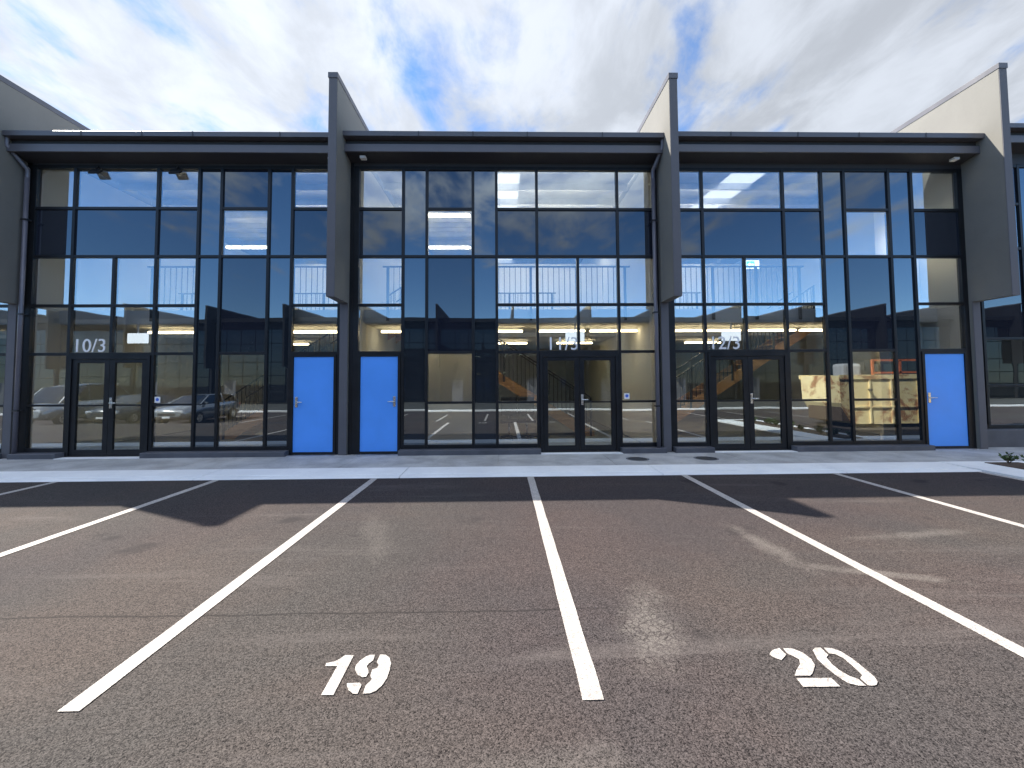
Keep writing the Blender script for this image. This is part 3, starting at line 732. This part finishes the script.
def door_sign(x, label):
    t = thing('sign_box', label, 'sign', (x, .38, 2.45), 'white sign boxes above the glass doors')
    m = MB(); m.box(x-.21, x+.21, .35, .41, 2.43, 2.65, .008); m.build('case', 'exit_box_face', t)
    m = MB(); m.box(x-.012, x+.012, .37, .39, 2.651, 2.88); m.build('drop_rod', 'white_plastic', t)
door_sign(-8.05, 'white exit sign box above the glass door of unit 10/3')
door_sign(1.62, 'white exit sign box above the glass door of unit 11/3')
door_sign(5.18, 'white exit sign box above the glass door of unit 12/3')
def exit_sign(x, y, z):
    t = thing('exit_sign', 'small lit exit sign with an arrow, upstairs in unit 12/3', 'sign', (x, y, z))
    m = MB(); m.box(x-.19, x+.19, y-.02, y+.03, z-.12, z+.12); m.build('case', 'white_plastic', t)
    m = MB(); m.box(x-.17, x+.17, y-.024, y-.021, z-.10, z+.10); f = m.build('face', 'exit_sign_white', t)
    m = MB(); m.box(x-.15, x+.06, y-.027, y-.0245, z-.085, z+.085); m.build('green_field', 'exit_sign_green', t)
    m = MB(); m.verts_faces([(px, y-.029, pz) for px, pz in ((x-.13, z), (x-.06, z+.05), (x-.06, z+.02), (x+.03, z+.02), (x+.03, z-.02), (x-.06, z-.02), (x-.06, z-.05))], [tuple(range(7))]); m.build('arrow', 'exit_sign_white', t)
exit_sign(6.2, 1.2, 4.40)
def sticker(x, z, label, parent=None):
    t = thing('door_sticker', label, 'sticker', (x, -.01, z), 'square white stickers beside the doors')
    m = MB(); m.box(x-.058, x+.058, -.006, -.002, z-.062, z+.062); m.build('label_sheet', 'white_vinyl', t)
    m = MB(); n = 18; m.verts_faces([(x+.034*math.cos(2*math.pi*i/n), -.0075, z+.004+.034*math.sin(2*math.pi*i/n)) for i in range(n)], [tuple(range(n))]); m.build('disc', 'sticker_blue', t)
sticker(-7.28, 1.20, 'small white sticker with blue disc beside the door of unit 10/3')
sticker(2.66, 1.21, 'small white sticker with blue disc beside the door of unit 11/3')
def flood(x, label):
    t = thing('flood_light', label, 'flood light', (x, -.15, 6.1), 'black flood lights under the eave of unit 10/3')
    m = MB(); m.prism([(-.15, 6.02), (-.135, 5.99), (-.045, 6.09), (-.06, 6.13)], 'x', x-.11, x+.11); m.build('lamp_body', 'black_fabric', t)
    m = MB(); m.bar((x, -.09, 6.08), (x, -.036, 6.20), .03); m.build('bracket', 'black_metal', t)
flood(-8.66, 'black flood light at the head of the wide top window of unit 10/3')
flood(-6.98, 'black flood light at the head of the small top window of unit 10/3')

def chair(x, y, label):
    t = thing('office_chair', label, 'chair', (x, y, .024), 'black chairs inside unit 11/3')
    m = MB(); m.box(x-.23, x+.23, y-.22, y+.22, .46, .53, .025); m.build('seat', 'black_fabric', t)
    m = MB(); m.box(x-.22, x+.22, y+.20, y+.26, .62, 1.12, .025); m.build('backrest', 'black_fabric', t)
    m = MB(); m.bar((x, y+.18, .5), (x, y+.23, .68), .05, .02); m.build('back_support', 'black_metal', t)
    m = MB(); m.tube([(x, y, .09), (x, y, .46)], .025); m.build('column', 'brushed_steel', t)
    m = MB()
    for k in range(5):
        a = 2*math.pi*k/5; m.bar((x, y, .11), (x+.27*math.cos(a), y+.27*math.sin(a), .075), .04, .03)
        m.tube([(x+.27*math.cos(a)-.015, y+.27*math.sin(a), .054), (x+.27*math.cos(a)+.015, y+.27*math.sin(a), .054)], .03)
    m.build('base', 'black_metal', t)
chair(.15, 2.1, 'black office chair behind the glass left of door 11/3, nearer the mullion')
chair(.62, 2.2, 'black office chair behind the glass left of door 11/3, nearer the door')

# ------------------------------------------------------------------ planted island corner
def shrub(x, y, h, label):
    t = thing('low_shrub', label, 'plant', (x, y, .045), 'low plants in the kerbed island')
    st = MB(); lf = MB()
    for k in range(9):
        a = random.uniform(0, 2*math.pi); r = random.uniform(.04, .16); tip = Vector((x+r*math.cos(a), y+r*math.sin(a), .045+h*random.uniform(.6, 1)))
        st.tube([(x, y, .04), tip], .004, 5)
        for j in range(9):
            p = Vector((x, y, .05)).lerp(tip, random.uniform(.25, 1.05)); d = Vector((random.uniform(-1, 1), random.uniform(-1, 1), random.uniform(.1, 1))).normalized()
            s = d.cross(Vector((random.uniform(-1, 1), random.uniform(-1, 1), .3))).normalized(); L, wd = random.uniform(.05, .09), random.uniform(.012, .022)
            lf.verts_faces([p, p+d*L*.5+s*wd, p+d*L, p+d*L*.5-s*wd], [(0, 1, 2, 3)])
    st.build('stems', 'mulch', t); lf.build('leaves', 'leaf_green', t)
for i in range(12):
    x, y = random.uniform(8.72, 9.1), -1.72-.40*i
    shrub(x, y, random.uniform(.12, .24), ['small green shrub at the near corner of the kerbed island', 'small green shrub second from the path in the island'][i] if i < 2 else 'small green shrub in the kerbed island, further from the path')

# ------------------------------------------------------------------ across the lane (seen in the glass)
def skip_bin(x0, x1, y0, y1):
    t = thing('skip_bin', 'rusty yellow steel skip bin mirrored in the glass of unit 12/3', 'skip bin', ((x0+x1)/2, (y0+y1)/2, 0))
    h = 1.66; s = .42
    prof_o = [(x0, h), (x0+.02, .78), (x0+s, .12), (x1-s, .12), (x1-.02, .78), (x1, h)]
    prof_i = [(x1-.06, h), (x1-.08, .80), (x1-s-.03, .18), (x0+s+.03, .18), (x0+.08, .80), (x0+.06, h)]
    m = MB()
    for a, b in ((y0, y0+.05), (y1-.05, y1)): m.prism(prof_o, 'y', a, b)
    for p, q in zip(prof_o, prof_o[1:]):                      # end and floor plates
        m.bar((p[0], (y0+y1)/2, p[1]), (q[0], (y0+y1)/2, q[1]), y1-y0-.11, .05, up=(0, 1, 0)) if False else m.verts_faces(
            [(p[0], y0+.05, p[1]), (q[0], y0+.05, q[1]), (q[0], y1-.05, q[1]), (p[0], y1-.05, p[1])], [(0, 1, 2, 3)])
    m.build('hull', 'rusty_yellow_steel', t)
    for a, b in ((y0-.045, y0-.002), (y1+.002, y1+.045)):
        m = MB(); m.box(x0-.04, x1+.04, a, b, h-.12, h+.02, .008); m.build('top_rail', 'rusty_yellow_steel', t)
        m = MB(); m.box(x0+.35, x1-.35, a, b, .63, .68, .006); m.build('side_rail', 'rusty_yellow_steel', t)
        for x in (x0+.95, (x0+x1)/2-.45, (x0+x1)/2+.45, x1-.95):
            m = MB(); m.box(x-.03, x+.03, a+.004, b-.004, .14, h-.121, .006); m.build('rib', 'rusty_yellow_steel', t)
    for x in (x0+.9, x1-.9):
        m = MB(); m.tube([(x, y1+.045, 1.2), (x, y1+.15, 1.2)], .04); m.tube([(x, y0-.045, 1.2), (x, y0-.15, 1.2)], .04); m.build('lifting_lug', 'black_metal', t)
    for x in (x0+.75, x1-.75):
        m = MB(); m.box(x-.12, x+.12, y0+.1, y1-.1, .0, .12); m.build('skid', 'black_metal', t)
    g = thing('guard_rail', 'orange steel guard frame standing in the rusty skip bin', 'rail', (x0+2, y1-.3, 1.2))
    m = MB()
    for zz in (1.75, 2.15): m.bar((x0+1.35, y1-.3, zz), (x0+3.2, y1-.3, zz), .06)
    m.build('crossbar', 'orange_steel', g)
    for x in (x0+1.35, x0+2.3, x0+3.2):
        m = MB(); m.bar((x, y1-.3, .18), (x, y1-.3, 2.15), .06); m.build('upright', 'orange_steel', g)
    b = MB(); b.box(x0+.35, x0+.95, y1-.75, y1-.25, 1.2, 2.05, .09); tag(b.build('rubble_bag', 'dust_grey', base=(x0+.65, y1-.5, 1.2)), 'pale grey rubble bag heaped in the rusty skip bin', 'bag')
    b = MB(); b.box(x0+.1, x1-.1, y0+.1, y1-.1, .19, 1.15, .02); tag(b.build('rubble_fill', 'mulch', base=(x0+1.8, y0+.8, .2)), 'brown rubble filling the rusty skip bin', 'rubble')
skip_bin(10.7, 14.9, -5.9, -4.2)

def car(x, y, rz, paint_mat, label, kind='hatch'):
    """nose towards +Y before turning"""
    t = thing('parked_car', label, 'car', (x, y, -.5), 'vehicles parked across the lane')
    L = 4.3 if kind == 'hatch' else 5.1
    if kind == 'hatch': st = [(-2.15, .55, .80, .70), (-2.05, .30, .95, .80), (-1.5, .22, 1.0, .86), (0, .20, .98, .88), (1.0, .20, .96, .88), (1.7, .24, .86, .84), (2.05, .30, .74, .76), (2.15, .42, .62, .66)]
    else: st = [(-2.55, .50, 1.1, .86), (-2.5, .30, 1.2, .92), (-1.5, .26, 1.22, .95), (0, .24, 1.2, .95), (1.2, .24, 1.16, .95), (2.0, .28, 1.05, .92), (2.45, .34, .86, .84), (2.55, .45, .72, .76)]
    m = MB(); rings = []
    for (a, zl, zh, w) in st:
        pr = [(-w*.86, zl), (-w, zl+.18*(zh-zl)), (-w, zl+.6*(zh-zl)), (-w*.93, zh), (0, zh+.03), (w*.93, zh), (w, zl+.6*(zh-zl)), (w, zl+.18*(zh-zl)), (w*.86, zl)]
        rings.append([m.bm.verts.new((px, a, pz)) for px, pz in pr])
    for A, B in zip(rings, rings[1:]):
        for i in range(len(A)): m.bm.faces.new((A[i], A[(i+1) % len(A)], B[(i+1) % len(A)], B[i])).smooth = True
    m.bm.faces.new(rings[0]); m.bm.faces.new(rings[-1][::-1])
    def put(mb, name, mats, par=t, **k):
        o = mb.build(name, mats, None, base=(0, 0, 0), **k); o.parent = par; return o
    put(m, 'body', paint_mat)
    if kind == 'hatch': cb = [(-1.95, .97, .74, 1.0, .70), (-1.55, 1.0, .78, 1.38, .62), (-.6, 1.0, .80, 1.46, .62), (.35, 1.0, .80, 1.42, .62), (1.15, .98, .78, 1.0, .72)]
    else: cb = [(-2.5, 1.2, .88, 1.9, .78), (-1.5, 1.22, .9, 2.02, .8), (.2, 1.2, .9, 2.02, .8), (1.0, 1.18, .9, 1.9, .76), (1.75, 1.1, .86, 1.14, .78)]
    m = MB(); rings = []
    for a, zb, wb, zt, wt in cb: rings.append([m.bm.verts.new(q) for q in ((-wb, a, zb-.03), (-wt, a, zt-.03), (-wt*.7, a, zt), (wt*.7, a, zt), (wt, a, zt-.03), (wb, a, zb-.03))])
    for A, B in zip(rings, rings[1:]):
        for i in range(5): m.bm.faces.new((A[i], A[i+1], B[i+1], B[i]))
    m.bm.faces.new(rings[0]); m.bm.faces.new(rings[-1][::-1]); put(m, 'windows', 'car_glass')
    m = MB(); rr = cb[1:4]; vs = []
    for a, zb, wb, zt, wt in rr: vs += [(-wt-.012, a, zt-.06), (-wt*.7, a, zt+.012), (wt*.7, a, zt+.012), (wt+.012, a, zt-.06)]
    m.verts_faces(vs, [(4*i+j, 4*i+j+1, 4*i+j+5, 4*i+j+4) for i in range(2) for j in range(3)]); put(m, 'roof', paint_mat)
    m = MB()
    for (a, zb, wb, zt, wt), (a2, zb2, wb2, zt2, wt2) in ((cb[3], cb[4]), (cb[1], cb[0])):
        for s in (-1, 1): m.bar((s*(wt+.01), a, zt-.03), (s*(wb2+.01), a2, zb2), .06, .05)
    for s in (-1, 1): m.bar((s*(cb[2][4]+.012), cb[2][0], cb[2][3]-.03), (s*(cb[2][2]+.014), cb[2][0], cb[2][1]), .08, .03)
    put(m, 'pillars', paint_mat)
    wb_ = 1.32 if kind == 'hatch' else 1.6; ww = st[3][3]
    for sx in (-1, 1):
        for yy in (-wb_, wb_):
            m = MB(); m.tube([(sx*(ww-.2), yy, .32), (sx*(ww-.19), yy, .32), (sx*(ww+.005), yy, .32), (sx*(ww+.015), yy, .32)], [.27, .32, .32, .28], 20); w = put(m, 'wheel', 'tyre_rubber')
            m = MB(); m.tube([(sx*(ww+.016), yy, .32), (sx*(ww+.024), yy, .32)], .2, 16); put(m, 'rim', 'brushed_steel', w)
    f = st[-2]; 
    for sx in (-1, 1):
        m = MB(); m.box(sx*f[3]*.78-.16, sx*f[3]*.78+.16, f[0]-.06, f[0]+.085, f[2]-.17, f[2]-.03, .02); put(m, 'headlight', 'headlamp_lens')
        m = MB(); m.box(sx*st[1][3]*.86-.09, sx*st[1][3]*.86+.09, st[1][0]-.09, st[1][0]+.04, st[1][2]-.25, st[1][2]-.06, .02); put(m, 'tail_light', 'tail_lens')
        m = MB(); m.box(sx*(cb[4][2]+.10)-.09, sx*(cb[4][2]+.10)+.09, cb[4][0]-.35, cb[4][0]-.25, cb[4][1]-.02, cb[4][1]+.11, .02); put(m, 'mirror', paint_mat)
    m = MB(); m.box(-.42, .42, st[-1][0]-.05, st[-1][0]+.015, .46, .58, .015); put(m, 'grille', 'black_metal')
    m = MB(); m.box(-.19, .19, st[-1][0]+.016, st[-1][0]+.026, .34, .43); put(m, 'number_plate', 'white_plastic')
    t.rotation_euler = (0, 0, rz); return t
car(-16.15, -13.9, R(0), 'silver_paint', 'silver hatchback mirrored in the glass right of door 10/3')
car(-19.4, -14.0, R(0), 'grey_paint', 'dark car with lit headlamps mirrored in door 10/3')
car(-22.9, -14.2, R(0), 'silver_paint', 'silver van mirrored in the lowest left panes of unit 10/3', 'van')

FY = -29.8
OX = [-5.9+6.86*k for k in range(-8, 12)]
def far_unit(xa, xb, i, zt=7.3):
    xc = (xa+xb)/2; t = thing('warehouse_unit', 'dark unit across the lane, mirrored in the glass', 'building', (xc, FY, -.4), 'dark units across the lane')
    m = MB(); m.box(xa+.1, xb-.1, FY-12, FY-.12, -.4, zt-.3); m.build('walls', 'dark_cladding', t)
    m = MB(); m.box(xa+.1, xb-.1, FY-.3, FY+.4, zt-.35, zt, .01); m.build('fascia', 'dark_cladding', t)
    n = 5; w = (xb-xa-.5)/n
    for k in range(n):
        x = xa+.25+w*k
        for z0, z1, mt in ((-.15, 2.1, 'far_glass'), (2.16, 3.3, 'far_glass'), (3.36, 5.0, 'far_glass'), (5.06, 6.3, 'far_glass')):
            m = MB(); m.box(x+.03, x+w-.03, FY-.118, FY-.07, z0, z1); m.build('window_pane', mt, t)
    m = MB(); m.box(xa+1.2, xa+2.2, FY-.069, FY-.03, -.36, 1.7); m.build('door', 'plinth_panel', t)
    return t
for i, (a, b) in enumerate(zip(OX, OX[1:])): far_unit(a, b, i)
for x in OX:
    t = thing('blade_wall', 'dark wall blade across the lane, mirrored in the glass', 'wall', (x, FY, -.4), 'wall blades across the lane')
    m = MB(); m.prism([(FY+.9, 2.9), (FY+.9, 8.4), (FY-9, 8.4), (FY-9, -.4), (FY+.1, -.4), (FY+.1, 2.9)], 'x', x-.09, x+.09); m.build('panel', 'dark_cladding', t)
    m = MB(); m.box(x-.1, x+.1, FY-9, FY+.92, 8.4, 8.5); m.build('capping', 'charcoal_metal', t)
